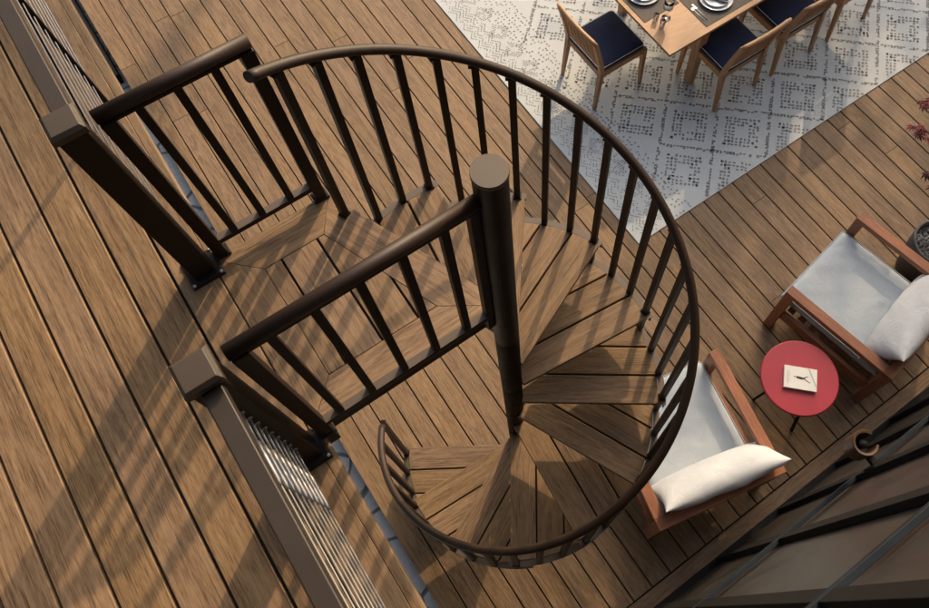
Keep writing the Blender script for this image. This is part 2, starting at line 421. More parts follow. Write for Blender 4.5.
def arc(r, a0, a1, n): return [(r * cos(radians(a0 + (a1 - a0) * k / n)), r * sin(radians(a0 + (a1 - a0) * k / n))) for k in range(n + 1)]
BACK = 7.0
for k in range(1, 12):
    th = TH0 - k * DTH; z = H - k * RI
    e = V((cos(radians(th)), sin(radians(th)))); n = V((e.y, -e.x))       # n points down the stair
    a_front = degrees_front = math.degrees(math.asin(EOF / RT))
    poly = [tuple(e * .043 + n * EOF)] + arc(RT, th - a_front, th + DTH + BACK, 14)
    eb = V((cos(radians(th + DTH + BACK)), sin(radians(th + DTH + BACK))))
    poly += [tuple(eb * .046)]
    mb = MB(); j = 0
    while True:
        hi = EOF - j * PI_; lo = hi - BW
        q = clip(poly, n, hi); q = clip(q, -n, -lo)
        if len(q) < 3: break
        mb.prism(q, z - .024, z, g=(e.x, e.y, 0), ch=.003); j += 1
        if j > 5: break
    t = mb.build('tread', 'deck', stair)
    fr = MB(); fl = MB()
    # flange band outside the boards
    a0 = th - a_front - .3; a1 = th + DTH + BACK
    inn = arc(RT + .0015, a0, a1, 18); out = arc(RT + .032, a0, a1, 18)
    for s_ in range(18):
        fl.prism([inn[s_], out[s_], out[s_ + 1], inn[s_ + 1]], z - .008, z - .003)
    o2 = arc(RT + .026, a0, a1, 18); i2 = arc(RT + .020, a0, a1, 18)
    for s_ in range(18): fr.prism([i2[s_], o2[s_], o2[s_ + 1], i2[s_ + 1]], z - .05, z - .0085)
    fr.prism(inset(poly, .004), z - .0285, z - .0265)
    # support arms under the boards and the hub sleeve
    for aa, off in ((th, EOF - .03), (th + DTH, -.0)):
        ee = V((cos(radians(aa)), sin(radians(aa)))); nn = V((ee.y, -ee.x))
        p0 = ee * .05 + nn * off; p1 = ee * (RT + .015) + nn * off
        fr.beam((p0.x, p0.y, z - .045), (p1.x, p1.y, z - .045), .012, .04)
        fr.lathe([(.0474, z - .2283), (.0474, z - .0285)], n=40)
    fr.build('tread_frame', 'bronze', t); fl.build('rim_flange', 'flange', t)
    sc = MB()
    p = e * .40 + n * (EOF + .001); sc.box((p.x, p.y, z - .028), (.012, .004, .006), rot=radians(th))
    sc.build('screw', 'screw', t)

# landing
LX = -.7585; LY = .783; e0 = V((cos(radians(TH0)), sin(radians(TH0)))); n0 = V((e0.y, -e0.x))
def on_radial(off, y): # point on the radial edge offset by off, at height y
    t = (y - n0.y * off) / e0.y; return (e0.x * t + n0.x * off, y)
zt = H
def loopy(d):
    return [(LX + .0 + d, .016 + d), (on_radial(EOF - d, .016 + d)[0], .016 + d), on_radial(EOF - d, LY - d), (LX + d, LY - d)]
outer = loopy(0.); inner = loopy(.143)
mb = MB()
outer[1] = (.030, .016)
gaps = .0012
for i in range(4):
    j = (i + 1) % 4
    q = [outer[i], outer[j], inner[j], inner[i]]
    q = inset(q, gaps / 2)
    d = V(outer[j]) - V(outer[i])
    mb.prism(q, zt - .024, zt, g=(d.x, d.y, 0), ch=.0012)
field = inset(inner, .0012)
x = -.6260 + .0; j = 0
cuts = [-.70, -.548, -.4025, -.2570, -.1115]
for a, b in zip(cuts[:-1], cuts[1:]):
    q = clip(field, V((1, 0)), b - GAP / 2); q = clip(q, V((-1, 0)), -(a + GAP / 2))
    if len(q) >= 3: mb.prism(q, zt - .024, zt, g=(0, 1, 0), ch=.002)
land = mb.build('landing', 'deck', stair)
fr = MB()
fo = [(LX + .004, .022), (.04, .022), on_radial(EOF - .004, LY - .004), (LX + .004, LY - .004)]
for i in range(4):
    j = (i + 1) % 4; a = V(fo[i]); b = V(fo[j])
    fr.beam((a.x, a.y, H - .06), (b.x, b.y, H - .052), .006, .05)
fi = inset(fo, .02)
fr.prism(fi, H - .031, H - .0245, ch=0)
fr.lathe([(.0474, H - .2283), (.0474, H - .0265)], n=40)
fr.build('landing_frame', 'bronze', land)

# square post / picket helpers
def vbar(mb, x, y, z0, z1, w, rot=0.): mb.box((x, y, (z0 + z1) / 2), (w, w, z1 - z0), rot=rot)
ZR = H + .895
def straight_rail(y, x0, x1, bal_x, pole_end):
    r = MB(); 
    r.tube([(x0, y, ZR - .021), (x1, y, ZR - .021)], 1., mi=0, sec=[(.0215 * cos(t) if abs(cos(t)) > 0 else 0, .0215 * sin(t)) for t in [2 * pi * k / 20 for k in range(20)]])
    rail = r.build('handrail', 'bronze_rail', stair)
    b = MB(); b.box(((x0 + x1) / 2, y, ZR - .046), (x1 - x0 - .01, .03, .012)); b.build('rail_saddle', 'bronze', rail)
    b = MB(); zb = H + .10
    b.box(((x0 + x1) / 2, y, zb - .013), (x1 - x0 - .03, .028, .026)); b.m[1] = 1; b.build('bottom_rail', ['bronze', 'flange'], stair)
    for bx in bal_x:
        b = MB(); vbar(b, bx, y, zb - .002, ZR - .05, .0254); b.build('baluster', 'bronze', stair, bevel=.0025)
    ends = [x0 + .021] + ([] if pole_end else [x1 - .021])
    for ex in ends:
        b = MB(); vbar(b, ex, y, H - .10, ZR - .045, .042); b.box((ex, y, H + .006), (.062, .05, .010)); 
        b.build('end_post', 'bronze', stair, bevel=.003)
straight_rail(.7885, -.7345, -.285, [-.628, -.516, -.404], False)
straight_rail(.0, -.7345, -.044, [-.635, -.518, -.394, -.272, -.150], True)
b = MB(); vbar(b, -.062, .0, H - .02, ZR - .045, .03); b.build('end_post', 'bronze', stair, bevel=.003)

# curved handrail and its balusters
def zrail(th): return 3.667 + (RI / DTH) * (th - 117)
pts = []
for k in range(0, 166):
    th = 118.5 - 2.0 * k
    if th < -213.5: break
    pts.append((RB * cos(radians(th)), RB * sin(radians(th)), zrail(th) - .016))
hr = MB(); n = len(pts)
hr.tube(pts, 1., sec=[(.0185 * cos(2 * pi * k / 16), .0160 * sin(2 * pi * k / 16)) for k in range(16)])
hr.build('curved_handrail', 'bronze_rail', stair)
for j in range(0, 34):
    th = TH0 - 9.84 * j; k = (j + 2) // 3
    x, y = RB * cos(radians(th)), RB * sin(radians(th))
    zb = H - k * RI
    if j % 3 == 0: zlow = zb - RI + .002
    else: zlow = zb - .05
    zlow = max(zlow, .012)
    b = MB(); ztop = zrail(th) - .030
    vbar(b, x, y, zlow, ztop, .0268, rot=radians(th))
    b.box((x, y, ztop - .004), (.026, .046, .010), rot=radians(th))
    if j % 3 == 0: b.box((x, y, zb + .004), (.036, .036, .008), rot=radians(th))
    b.box((x, y, zb - .028), (.034, .034, .03), rot=radians(th))
    b.build('baluster', 'bronze', stair, bevel=.002)

# ------------------------------------------------------------------ cable railings on the upper deck
def cable_rail(yp, sgn, ylen, label):
    px = -.797
    root = empty('cable_railing', (px, yp, H), 0, label, 'railing', 'cable railings on the upper deck edge')
    b = MB(); vbar(b, 0, 0, 0, .925, .076)
    post = b.build('post', 'bronze', root, bevel=.003)
    b = MB(); c = .046; z0 = .912
    vs = []
    for (h, z) in ((c, z0), (c, z0 + .020), (c - .0095, z0 + .031)):
        vs += [(-h, -h, z), (h, -h, z), (h, h, z), (-h, h, z)]
    fs = [(3, 2, 1, 0)] + [(4 * a + i, 4 * a + (i + 1) % 4, 4 * a + 4 + (i + 1) % 4, 4 * a + 4 + i) for a in (0, 1) for i in range(4)] + [(8, 9, 10, 11)]
    b.add(vs, fs); b.build('post_cap', 'cap', post, bevel=.0012)
    b = MB(); b.prism([(-.062, -.062), (.062, -.062), (.062, .062), (-.062, .062)], 0., .014, ch=.008)
    b.build('post_flange', 'bronze', post, bevel=.002)
    for sx in (-1, 1):
        for sy in (-1, 1):
            b = MB(); b.lathe([(.006, .0), (.006, .006), (.003, .008)], c=(sx * .052, sy * .052, .012), n=6); b.build('anchor_bolt', 'steel', post)
    far = sgn * ylen
    b = MB(); b.box((0.004, (far + sgn * .038) / 2, .879), (.050, abs(far) - .038, .034), g=(0, 1, 0)); b.build('top_rail', 'rail_top', root, bevel=.004)
    b = MB(); b.box((0.004, (far + sgn * .038) / 2, .853), (.034, abs(far) - .038, .017), g=(0, 1, 0)); b.build('rail_insert', 'bronze', root)
    ys = []
    y = 0.86 if sgn > 0 else 1.15
    while y < ylen:
        ys.append(sgn * y); y += 1.0
    for i, yy in enumerate(ys):
        b = MB(); vbar(b, 0, yy, 0.02, .845, .019 if i % 2 == 0 else .022); b.build('picket', 'bronze', root)
    for i in range(11):
        z = .213 + i * .0592 if sgn < 0 else .15 + i * .064
        b = MB(); y0 = sgn * .038
        b.tube([(0, y0, z), (0, far, z)], .0021, n=6)
        cab = b.build('cable', 'steel', root)
        b = MB()
        b.tube([(0, y0, z), (0, y0 + sgn * .004, z)], .0075, n=10)
        b.tube([(0, y0, z), (0, y0 + sgn * .095, z)], .0032, n=8)
        if sgn < 0:
            b.tube([(0, y0 + sgn * .085, z), (0, y0 + sgn * .098, z), (0, y0 + sgn * .102, z), (0, y0 + sgn * .196, z), (0, y0 + sgn * .203, z), (0, y0 + sgn * .213, z)],
                   [.0040, .0040, .0060, .0060, .0040, .0032], n=12)
        b.build('tensioner', 'chrome', cab)
    return root
cable_rail(.765, 1, 6.0, 'bronze cable railing running from the taupe capped post in the upper left of the photo')
cable_rail(-.030, -1, 4.0, 'bronze cable railing with bright tensioner tubes, below the front rail of the landing')

# ------------------------------------------------------------------ house wall with lamp
WY = -1.256
wall = empty('house_wall', (1.5, WY, 0), 0, 'dark brown clad house wall with black battens and blue grey bands beside the deck', 'house wall')
xs = [-3.7 + .525 * i for i in range(21)]
xo = .175 - 1.5
pan = MB()
pan.box((.9, -.15, 2.6), (10.6, .26, 5.7), g=(0, 0, 1)); pan.build('wall_panel', 'panel', wall)
for i in range(-9, 12):
    x = xo + i * .505
    b = MB(); b.box((x, -.004, 2.7), (.062, .03, 5.4)); b.build('batten', 'black', wall, bevel=.002)
ev = MB(); ev.box((.9, -.42, 5.72), (11.0, 1.75, .16)); ev.box((.9, .47, 5.70), (11.0, .03, .26)); ev.build('added_shade_eave', 'joist', wall)  # unseen eave, added to cut sky light on the deck near the wall
pr = empty('added_shade_roof', (-3.7, 3.2, 5.75), 0, 'unseen timber roof added to shade the outer part of the upper deck', 'roof')  # out-of-view roof with posts, added to darken the upper deck
b = MB(); b.box((0, 0, 0), (5.0, 8.9, .14)); b.build('shade_roof_slab', 'joist', pr)
for y in (-4.2, 4.2):
    b = MB(); b.box((-2.2, y, -1.545), (.14, .14, 2.93)); b.build('shade_roof_post', 'joist', pr, bevel=.004)
for z in (1.42, 3.13, 4.84):
    for i in range(-9, 11):
        x = xo + (i + .5) * .505
        pass
    b = MB(); b.box((.9, .0035, z), (10.4, .022, .034)); b.build('band', 'band', wall, bevel=.002)
b = MB(); b.box((.9, -.004, .03), (10.5, .035, .09)); b.build('base_trim', 'black', wall)

lx, ly, lz = 1.20, WY + .115, 1.62
lamp = empty('wall_lamp', (lx, ly, lz), 0, 'bronze open cylinder wall lamp on the dark clad wall', 'wall lamp')
b = MB(); m = 40; vs = []
for k in range(m + 1):
    t = radians(15 + 300 * k / m); c_, s_ = cos(t), sin(t)
    r1 = .062; r0 = .048; vs += [(c_ * r1 * .96, s_ * r1 * .96, -.07), (c_ * r1, s_ * r1, .055), (c_ * (r1 - .003), s_ * (r1 - .003), .06), (c_ * r0, s_ * r0, .058), (c_ * r0, s_ * r0, -.06)]
fs = [(5 * k + i, 5 * (k + 1) + i, 5 * (k + 1) + (i + 1) % 5, 5 * k + (i + 1) % 5) for k in range(m) for i in range(5)] + [tuple(range(5)), tuple(reversed(range(5 * m, 5 * m + 5)))]
b.add(vs, fs, None, 0, 0, False); b.build('lamp_shade', 'copper', lamp)
b = MB(); b.lathe([(.016, -.05), (.016, .01), (.022, .02), (.022, .035), (.0, .04)], n=20, cap=False); b.lathe([(.048, -.058), (.0, -.056)], n=24, cap=False); b.build('socket', 'black', lamp)
b = MB(); b.beam((0, -.05, -.02), (0, -.10, -.02), .03, .03); b.box((0, -.103, -.02), (.08, .012, .13)); b.build('bracket', 'black', lamp, bevel=.002)

# ------------------------------------------------------------------ rug
rz0 = .0015; rz1 = .009
RX0, RY0, RX1, RY1 = 1.623, .775, 5.75, 4.35
rug = MB(); rug.box(((RX0 + RX1) / 2, (RY0 + RY1) / 2, (rz0 + rz1) / 2), (RX1 - RX0, RY1 - RY0, rz1 - rz0))
rr = random.Random(3)
def dash(x, y, a, l, w):
    if not (RX0 + .02 < x < RX1 - .02 and RY0 + .015 < y < RY1 - .02): return
    if x < 5.5 and True:
        ca, sa = cos(a), sin(a); z = rz1 + .0012
        k = lambda u, v: (x + ca * u - sa * v, y + sa * u + ca * v, z)
        j = lambda: rr.uniform(.75, 1.15)
        rug.add([k(-l / 2 * j(), -w / 2 * j()), k(l / 2 * j(), -w / 2 * j()), k(l / 2 * j(), w / 2 * j()), k(-l / 2 * j(), w / 2 * j())], [(0, 1, 2, 3)], None, rr.random(), 1)
UA = V((.30625, .29)).normalized(); UB = V((.30625, -.29)).normalized(); CELL = V((.30625, .29)).length
def diamond(cx, cy):
    aA = atan2(UA.y, UA.x); aB = atan2(UB.y, UB.x)
    # three rings of dashes
    for ring, hs in enumerate((.126, .096, .066)):
        m = int(2 * hs / .031)
        for k in range(m + 1):
            t = -hs + 2 * hs * k / m
            for s_ in (-1, 1):
                for (P, Q, an) in ((UA, UB, aA), (UB, UA, aB)):
                    if rr.random() < .16: continue
                    p = V((cx, cy)) + P * (t + rr.uniform(-.003, .003)) + Q * (hs * s_ + rr.uniform(-.004, .004))
                    dash(p.x, p.y, an + (pi / 2 if rr.random() < .35 else 0) + rr.uniform(-.3, .3), rr.uniform(.017, .028), rr.uniform(.014, .020))
def lattice(cx, cy):
    # the four sides of the cell drawn as two each (upper left and upper right side)
    for (P, Q, s_) in ((UA, UB, -1), (UB, UA, 1)):
        an = atan2(P.y, P.x); m = 16
        for k in range(m):
            t = -CELL / 2 + CELL * (k + .5) / m
            for row in (-1, 1):
                if rr.random() < (.22 if row > 0 else .45): continue
                p = V((cx, cy)) + P * (t + rr.uniform(-.004, .004)) + Q * (s_ * CELL / 2 + row * .0065)
                dash(p.x, p.y, an + rr.uniform(-.5, .5), rr.uniform(.017, .028), rr.uniform(.012, .017))
for jr in range(-1, 13):
    for ic in range(-1, 12):
        cx = 2.30 + .6125 * ic + (.30625 if jr % 2 else 0.); cy = 1.08 + .29 * jr
        if cx < 2.22: 
            continue
        diamond(cx, cy); lattice(cx, cy)
# scattered dot field beside the border
y = RY0 + .02
while y < RY1 - .03:
    x = 1.93
    while x < 2.16:
        if rr.random() < .72: dash(x + rr.uniform(-.008, .008), y + rr.uniform(-.008, .008), rr.uniform(0, pi), .017, .012)
        x += .036
    y += .033
# column of small dotted diamonds and the zigzag border
cy = RY0 + .16
while cy < RY1:
    for i in range(-5, 6):
        for j in range(-5, 6):
            if abs(i) + abs(j) <= 5 and (abs(i) + abs(j) >= 3 or rr.random() < .35) and rr.random() < .85:
                dash(1.885 + i * .0175, cy + j * .019, rr.uniform(0, pi), .013, .010)
    cy += .235
y = RY0 + .02
while y < RY1:
    tri = abs(((y / .118) % 1.) * 2 - 1)
    for row in range(5):
        if rr.random() < .22: continue
        x = 1.650 + row * .033 + tri * .05
        dash(x, y, pi / 4 * (1 if ((y / .118) % 1.) > .5 else -1), rr.uniform(.010, .016), .009)
    y += .0135
tag(rug.build('rug', ['rug', 'yarn']), 'pale grey flatweave rug with dotted diamond pattern under the dining table', 'rug')

# ------------------------------------------------------------------ dining set
TZ = .75
tb = empty('dining_table', (2.46, 1.615, 0), 0, 'light oak dining table with thin top standing on the patterned rug', 'dining table')
mb = MB(); TW, TD, nb = 2.35, 1.10, 7
for i in range(nb):
    y0 = TD * i / nb; mb.box((TW / 2, y0 + TD / nb / 2, TZ - .0125), (TW, TD / nb - .0004, .025), g=(1, 0, 0))
mb.build('tabletop', 'oak', tb)
for (x, y) in ((.43, .10), (TW - .43, .10), (.43, TD - .10), (TW - .43, TD - .10)):
    mb = MB(); c = V((x, y)); s_ = 1
    mb.tube([(x, y, TZ - .026), (x, y, 0.01)], [.045, .034], sec=[(.95, .95), (-.95, .95), (-.95, -.95), (.95, -.95)], smooth=False, rnd=random.random()); mb.build('leg', 'oak', tb, bevel=.003)
mb = MB()
for y in (.10, TD - .10): mb.box((TW / 2, y, TZ - .062), (TW - .9, .022, .07))
for x in (.43, TW - .43): mb.box((x, TD / 2, TZ - .062), (.022, TD - .24, .07))
mb.build('apron', 'oak', tb)

def rounded_pad(mb, cx, cy, z0, z1, w, d, r, soft=.016, n=6, taper=0.0):
    """cushion with rounded corners and edges"""
    rings = []
    prof = [(0, z0), ]
    steps = [(soft, z0), (soft * .3, z0 + soft * .3), (0, z0 + soft), (0, z1 - soft), (soft * .3, z1 - soft * .3), (soft, z1), (w * .25, z1 + .004), (w * .42, z1 + .006)]
    vs = []; cnt = None
    for ins, z in steps:
        ring = []
        hw, hd = w / 2 - ins, d / 2 - ins; rr_ = max(.002, min(r, hw, hd) - ins * .4 if ins < .05 else min(r, hw, hd) * .5)
        rr_ = min(rr_, hw * .95, hd * .95)
        for (sx, sy, a0) in ((1, 1, 0), (-1, 1, 90), (-1, -1, 180), (1, -1, 270)):
            for k in range(n + 1):
                a = radians(a0 + 90 * k / n)
                ring.append((cx + sx * (hw - rr_) + rr_ * cos(a), cy + sy * (hd - rr_) + rr_ * sin(a), z))
        rings.append(ring)
    m = len(rings[0]); vs = [p for r_ in rings for p in r_]
    fs = [tuple(reversed(range(m)))]
    for i in range(len(rings) - 1):
        for k in range(m): fs.append((i * m + k, i * m + (k + 1) % m, (i + 1) * m + (k + 1) % m, (i + 1) * m + k))
    fs.append(tuple(range((len(rings) - 1) * m, len(rings) * m)))
    mb.add(vs, fs, None, 0., 0, True)
    return rings[2]

def make_dining_chair():
    """origin between the back feet, front towards +y"""
    root = empty('dining_chair')
    W_ = .43; D_ = .46
    # front legs
    for s_ in (-1, 1):
        b = MB(); b.tube([(s_ * (W_ / 2 + .005), D_, 0), (s_ * (W_ / 2 - .004), D_ - .01, .43)], [.013, .021], sec=[(1, 1), (-1, 1), (-1, -1), (1, -1)], smooth=False, rnd=random.random())
        b.build('leg', 'oak', root, bevel=.003)
    for s_ in (-1, 1):
        b = MB(); b.tube([(s_ * (W_ / 2 + .004), -.008, 0), (s_ * (W_ / 2 - .004), .03, .44)], [.013, .021], sec=[(1, 1), (-1, 1), (-1, -1), (1, -1)], smooth=False, rnd=random.random())
        b.build('leg', 'oak', root, bevel=.003)
    b = MB()
    b.box((0, D_ - .012, .405), (W_ - .02, .022, .055)); b.box((0, .03, .405), (W_ - .02, .022, .055))
    for s_ in (-1, 1): b.box((s_ * (W_ / 2 - .004), D_ / 2 + .01, .405), (.022, D_ - .06, .055))
    b.box((0, D_ / 2 + .01, .43), (W_ - .03, D_ - .06, .01))
    b.build('seat_frame', 'oak', root, bevel=.003)
    b = MB(); ring = rounded_pad(b, 0, D_ / 2 + .005, .436, .482, W_ - .005, D_ - .02, .03)
    cush = b.build('seat_cushion', 'navy', root)
    b = MB(); z = .480
    rp = [(x * .992, (y - D_ / 2) * .992 + D_ / 2, z) for x, y, _ in ring]; rp.append(rp[0])
    b.tube(rp, .0022, n=6, cap=False); b.build('piping', 'piping', cush)
    # backrest: bent posts, thick rounded crest, woven panel
    def by(z): return .03 - .10 * max(0, (z - .44) / .41) ** 1.25
    for s_ in (-1, 1):
        b = MB(); zs = [.43, .5, .6, .7, .8, .835]
        b.tube([(s_ * (W_ / 2 - .004 + .01 * (z - .43)), by(z), z) for z in zs], [.019, .019, .018, .017, .017, .017], sec=[(1, 1.1), (-1, 1.1), (-1, -1.1), (1, -1.1)], smooth=False, rnd=random.random())
        b.build('back_post', 'oak', root, bevel=.004)
    b = MB()
    b.tube([(-W_ / 2 - .022 + (W_ + .044) * k / 12, by(.85) - .014 * (1 - (2 * k / 12 - 1) ** 2), .848) for k in range(13)], [.012] + [.0185] * 11 + [.012], n=12, rnd=random.random())
    b.build('crest_rail', 'oak', root)
    b = MB(); b.box((0, by(.52), .525), (W_ - .04, .018, .035)); b.build('lower_back_rail', 'oak', root, bevel=.003)
    b = MB(); m = 15
    for k in range(m):
        x = -W_ / 2 + .028 + (W_ - .056) * k / (m - 1)
        zs = [.53, .6, .7, .8, .84]
        b.tube([(x, by(z) - (.010 * (1 - (2 * k / (m - 1) - 1) ** 2) * (z - .53) / .3) + (.003 if k % 2 else -.003), z) for z in zs], .0068, n=6, rnd=random.random())
    for i in range(11):
        z = .56 + i * .0255
        b.tube([(-W_ / 2 + .02 + (W_ - .04) * k / 8, by(z) - .010 * (1 - (2 * k / 8 - 1) ** 2) * (z - .53) / .3, z) for k in range(9)], .0058, n=6, rnd=random.random())
    b.build('woven_back', 'oak', root)
    return root
chairs = [((2.084, 2.160), -pi / 2, 'oak chair with navy seat at the end of the dining table, nearest the spiral stair'),
          ((3.083, 1.374), .0, 'oak chair with navy seat pushed under the table, nearest the table corner'),
          ((3.706, 1.374), .0, 'oak chair with navy seat, middle of the three along the long side'),
          ((4.340, 1.371), .0, 'oak chair nearest the top right of the photo, mostly cut by its edge'),]
proto = make_dining_chair()
for i, (p, rz, lab) in enumerate(chairs):
    c = proto if i == 0 else copy_tree(proto)
    c.location = (p[0], p[1], rz1); c.rotation_euler = (0, 0, rz)
    tag(c, lab, 'dining chair', 'oak dining chairs round the table')

# place settings
def place(px, py, labw, rot=0.):
    b = MB(); b.box((0, 0, .0015), (.46 if rot == 0 else .33, .33 if rot == 0 else .46, .003)); m = b.build('placemat', 'mat'); m.location = (px, py, TZ + .0005)
    tag(m, 'dark grey woven placemat ' + labw, 'placemat', 'placemats on the dining table')
    r = empty('dinner_plate', (px, py, TZ + .004), 0, 'pale grey plate with dark rim ' + labw, 'plate', 'plates on the dining table')
    b = MB(); b.lathe([(.06, 0), (.075, .003), (.125, .013), (.132, .017), (.130, .019), (.122, .0165), (.08, .008), (.0, .007)], n=48, cap=False); b.build('plate_body', 'china', r)
    b = MB(); b.lathe([(.127, .0187), (.1325, .0178), (.1332, .0165)], n=48, cap=False); b.build('rim_line', 'china_rim', r)
    b = MB(); b.lathe([(.055, .010), (.09, .018), (.102, .026), (.1005, .0275), (.085, .021), (.0, .016)], n=48, cap=False); b.build('upper_plate', 'china', r)
    # folded napkin: creased sheet
    b = MB(); nx, ny = 14, 20; vs = []; rn = random.Random(int(px * 100))
    for i in range(nx + 1):
        for j in range(ny + 1):
            u = i / nx * 2 - 1; v = j / ny * 2 - 1
            w = .035 + .018 * abs(v) ** 1.5
            z = .032 + .010 * (1 - u * u) + .005 * sin(u * 9 + v * 2.0) * abs(v) + .003 * sin(v * 7)
            vs.append((u * w + .006 * sin(v * 4), v * .092, z))
    fs = [(i * (ny + 1) + j, (i + 1) * (ny + 1) + j, (i + 1) * (ny + 1) + j + 1, i * (ny + 1) + j + 1) for i in range(nx) for j in range(ny)]
    b.add(vs, fs, None, 0, 0, True); o = b.build('napkin', 'napkin'); sol = o.modifiers.new('s', 'SOLIDIFY'); sol.thickness = .008
    o.location = (px, py, TZ + .004); o.rotation_euler = (0, 0, .7 + rot)
    tag(o, 'folded grey linen napkin ' + labw, 'napkin', 'napkins on the plates')
place(3.075, 1.825, 'in front of the first chair along the long side')
place(2.66, 2.185, 'in front of the chair at the table end', 1.)
place(3.70, 1.825, 'in front of the second chair along the long side')
def cutlery(x, y, kind, lab, rot=-pi / 2):
    b = MB(); 
    if kind == 'spoon':
        b.tube([(0, 0, .003), (.06, 0, .004), (.12, 0, .003)], [.0035, .0025, .003], n=8)
        b.lathe([(.013, .002), (.0145, .005), (.010, .004), (.0, .003)], c=(-.012, 0, 0), n=18, cap=False)
    elif kind == 'fork':
        b.tube([(0.0, 0, .003), (.06, 0, .004), (.13, 0, .003)], [.0035, .0025, .0035], n=8)
        b.box((-.008, 0, .004), (.022, .016, .0018))
        for k in range(4): b.box((-.034, -.0066 + .0044 * k, .004), (.032, .0022, .0018))
    else:
        b.tube([(0.05, 0, .003), (.09, 0, .004), (.14, 0, .003)], [.0035, .0045, .004], n=8)
        b.box((-.0, 0, .004), (.11, .015, .0015))
    o = b.build(kind, 'steel'); o.location = (x, y, TZ + .002); o.rotation_euler = (0, 0, rot)
    tag(o, lab, kind)
cutlery(2.868, 1.835, 'spoon', 'silver spoon on the table left of the plate near the table corner', -pi / 2)
cutlery(2.893, 1.835, 'fork', 'silver fork on the table beside the spoon near the table corner', -pi / 2)
def glass(name, x, y, prof, lab, dark=False):
    r = empty(name, (x, y, TZ + .001), 0, lab, 'glass')
    b = MB(); b.lathe(prof, n=32, cap=False); b.build('glass_bowl', 'glass', r)
    return r
gl = glass('wine_glass', 2.655, 1.900, [(.0, .0), (.034, .0015), (.034, .003), (.006, .006), (.0042, .012), (.004, .07), (.012, .078), (.034, .10), (.041, .125), (.038, .16), (.034, .185), (.0325, .185), (.037, .15), (.039, .125), (.032, .103), (.0, .082)], 'wine glass at the table corner, largest of the three glasses')
b = MB(); b.lathe([(.0, .0825), (.030, .103), (.0375, .122), (.0, .1222)], n=28, cap=False); b.build('drink', M['ink_grey'], gl)
glass('tumbler', 2.585, 1.935, [(.0, .0), (.017, .0), (.020, .05), (.0185, .05), (.0155, .004), (.0, .004)], 'small clear tumbler on the table edge next to the dark placemat')
glass('tumbler', 2.585, 1.86, [(.0, .0), (.018, .0), (.022, .05), (.0205, .05), (.0165, .004), (.0, .004)], 'small clear tumbler nearest the table corner')

# ------------------------------------------------------------------ red side table and book
st = empty('side_table', (1.685, -.700, 0), 0, 'round red side table with thin dark legs between the armchairs', 'side table')
b = MB(); b.lathe([(.240, .478), (.245, .480), (.2475, .484), (.2475, .492), (.2445, .4965), (.240, .498)], n=72); b.build('tabletop', 'red', st)
for a in (195, 250, 15, 75, ):
    pass
for k, (fx, fy) in enumerate(((-.150, .085), (-.080, -.222), (.175, -.135), (.12, .17))):
    b = MB(); b.beam((fx * .55, fy * .55, .478), (fx, fy, 0.), .016, .016); b.build('leg', 'black', st)
b = MB(); b.beam((-.09, .05, .455), (.10, -.075, .455), .014, .014); b.beam((-.05, -.12, .455), (.066, .094, .455), .014, .014); b.build('stretcher', 'black', st)

bk = empty('book', (1.676, -.706, .499), radians(-45), 'white book with a black figure on its cover lying on the red side table', 'book')
BWd, BHt, BT = .205, .145, .022
b = MB(); b.box((0.001, 0, BT / 2), (BWd - .006, BHt - .006, BT - .006)); b.build('page_block', 'pages', bk)
b = MB(); b.box((0, 0, BT - .0015), (BWd, BHt, .003)); b.box((0, 0, .0015), (BWd, BHt, .003)); b.box((-BWd / 2 + .0015, 0, BT / 2), (.003, BHt, BT - .0062)); b.build('cover', 'book', bk, bevel=.0008)
def flat(mb, poly, z, mi=0): mb.add([(x, y, z) for x, y in poly], [tuple(range(len(poly)))], None, 0, mi)
b = MB(); z = BT + .0004
flat(b, [(-.030, .006), (-.026, -.003), (.0, -.008), (.016, -.006), (.024, .0), (.016, .006), (.0, .009), (-.02, .010)], z)
flat(b, [(-.043, .004), (-.037, .0005), (-.031, .004), (-.033, .0085), (-.040, .009)], z)
flat(b, [(.012, .003), (.020, -.003), (.036, .010), (.049, .014), (.048, .018), (.032, .014)], z)
flat(b, [(.012, -.004), (.02, -.0035), (.045, -.018), (.062, -.024), (.062, -.020), (.047, -.013), (.024, .002)], z)
b.build('cover_figure', 'ink', bk)
b = MB()
for k in range(9): flat(b, [(-.083, -.040 + k * .009), (-.0755, -.040 + k * .009), (-.0755, -.034 + k * .009), (-.083, -.034 + k * .009)], z)
flat(b, [(-.070, -.030), (-.068, -.030), (-.068, .035), (-.070, .035)], z)
flat(b, [(.045, .068), (.055, .068), (.099, -.03), (.099, -.055)], z)
b.build('cover_print', 'ink_grey', bk)

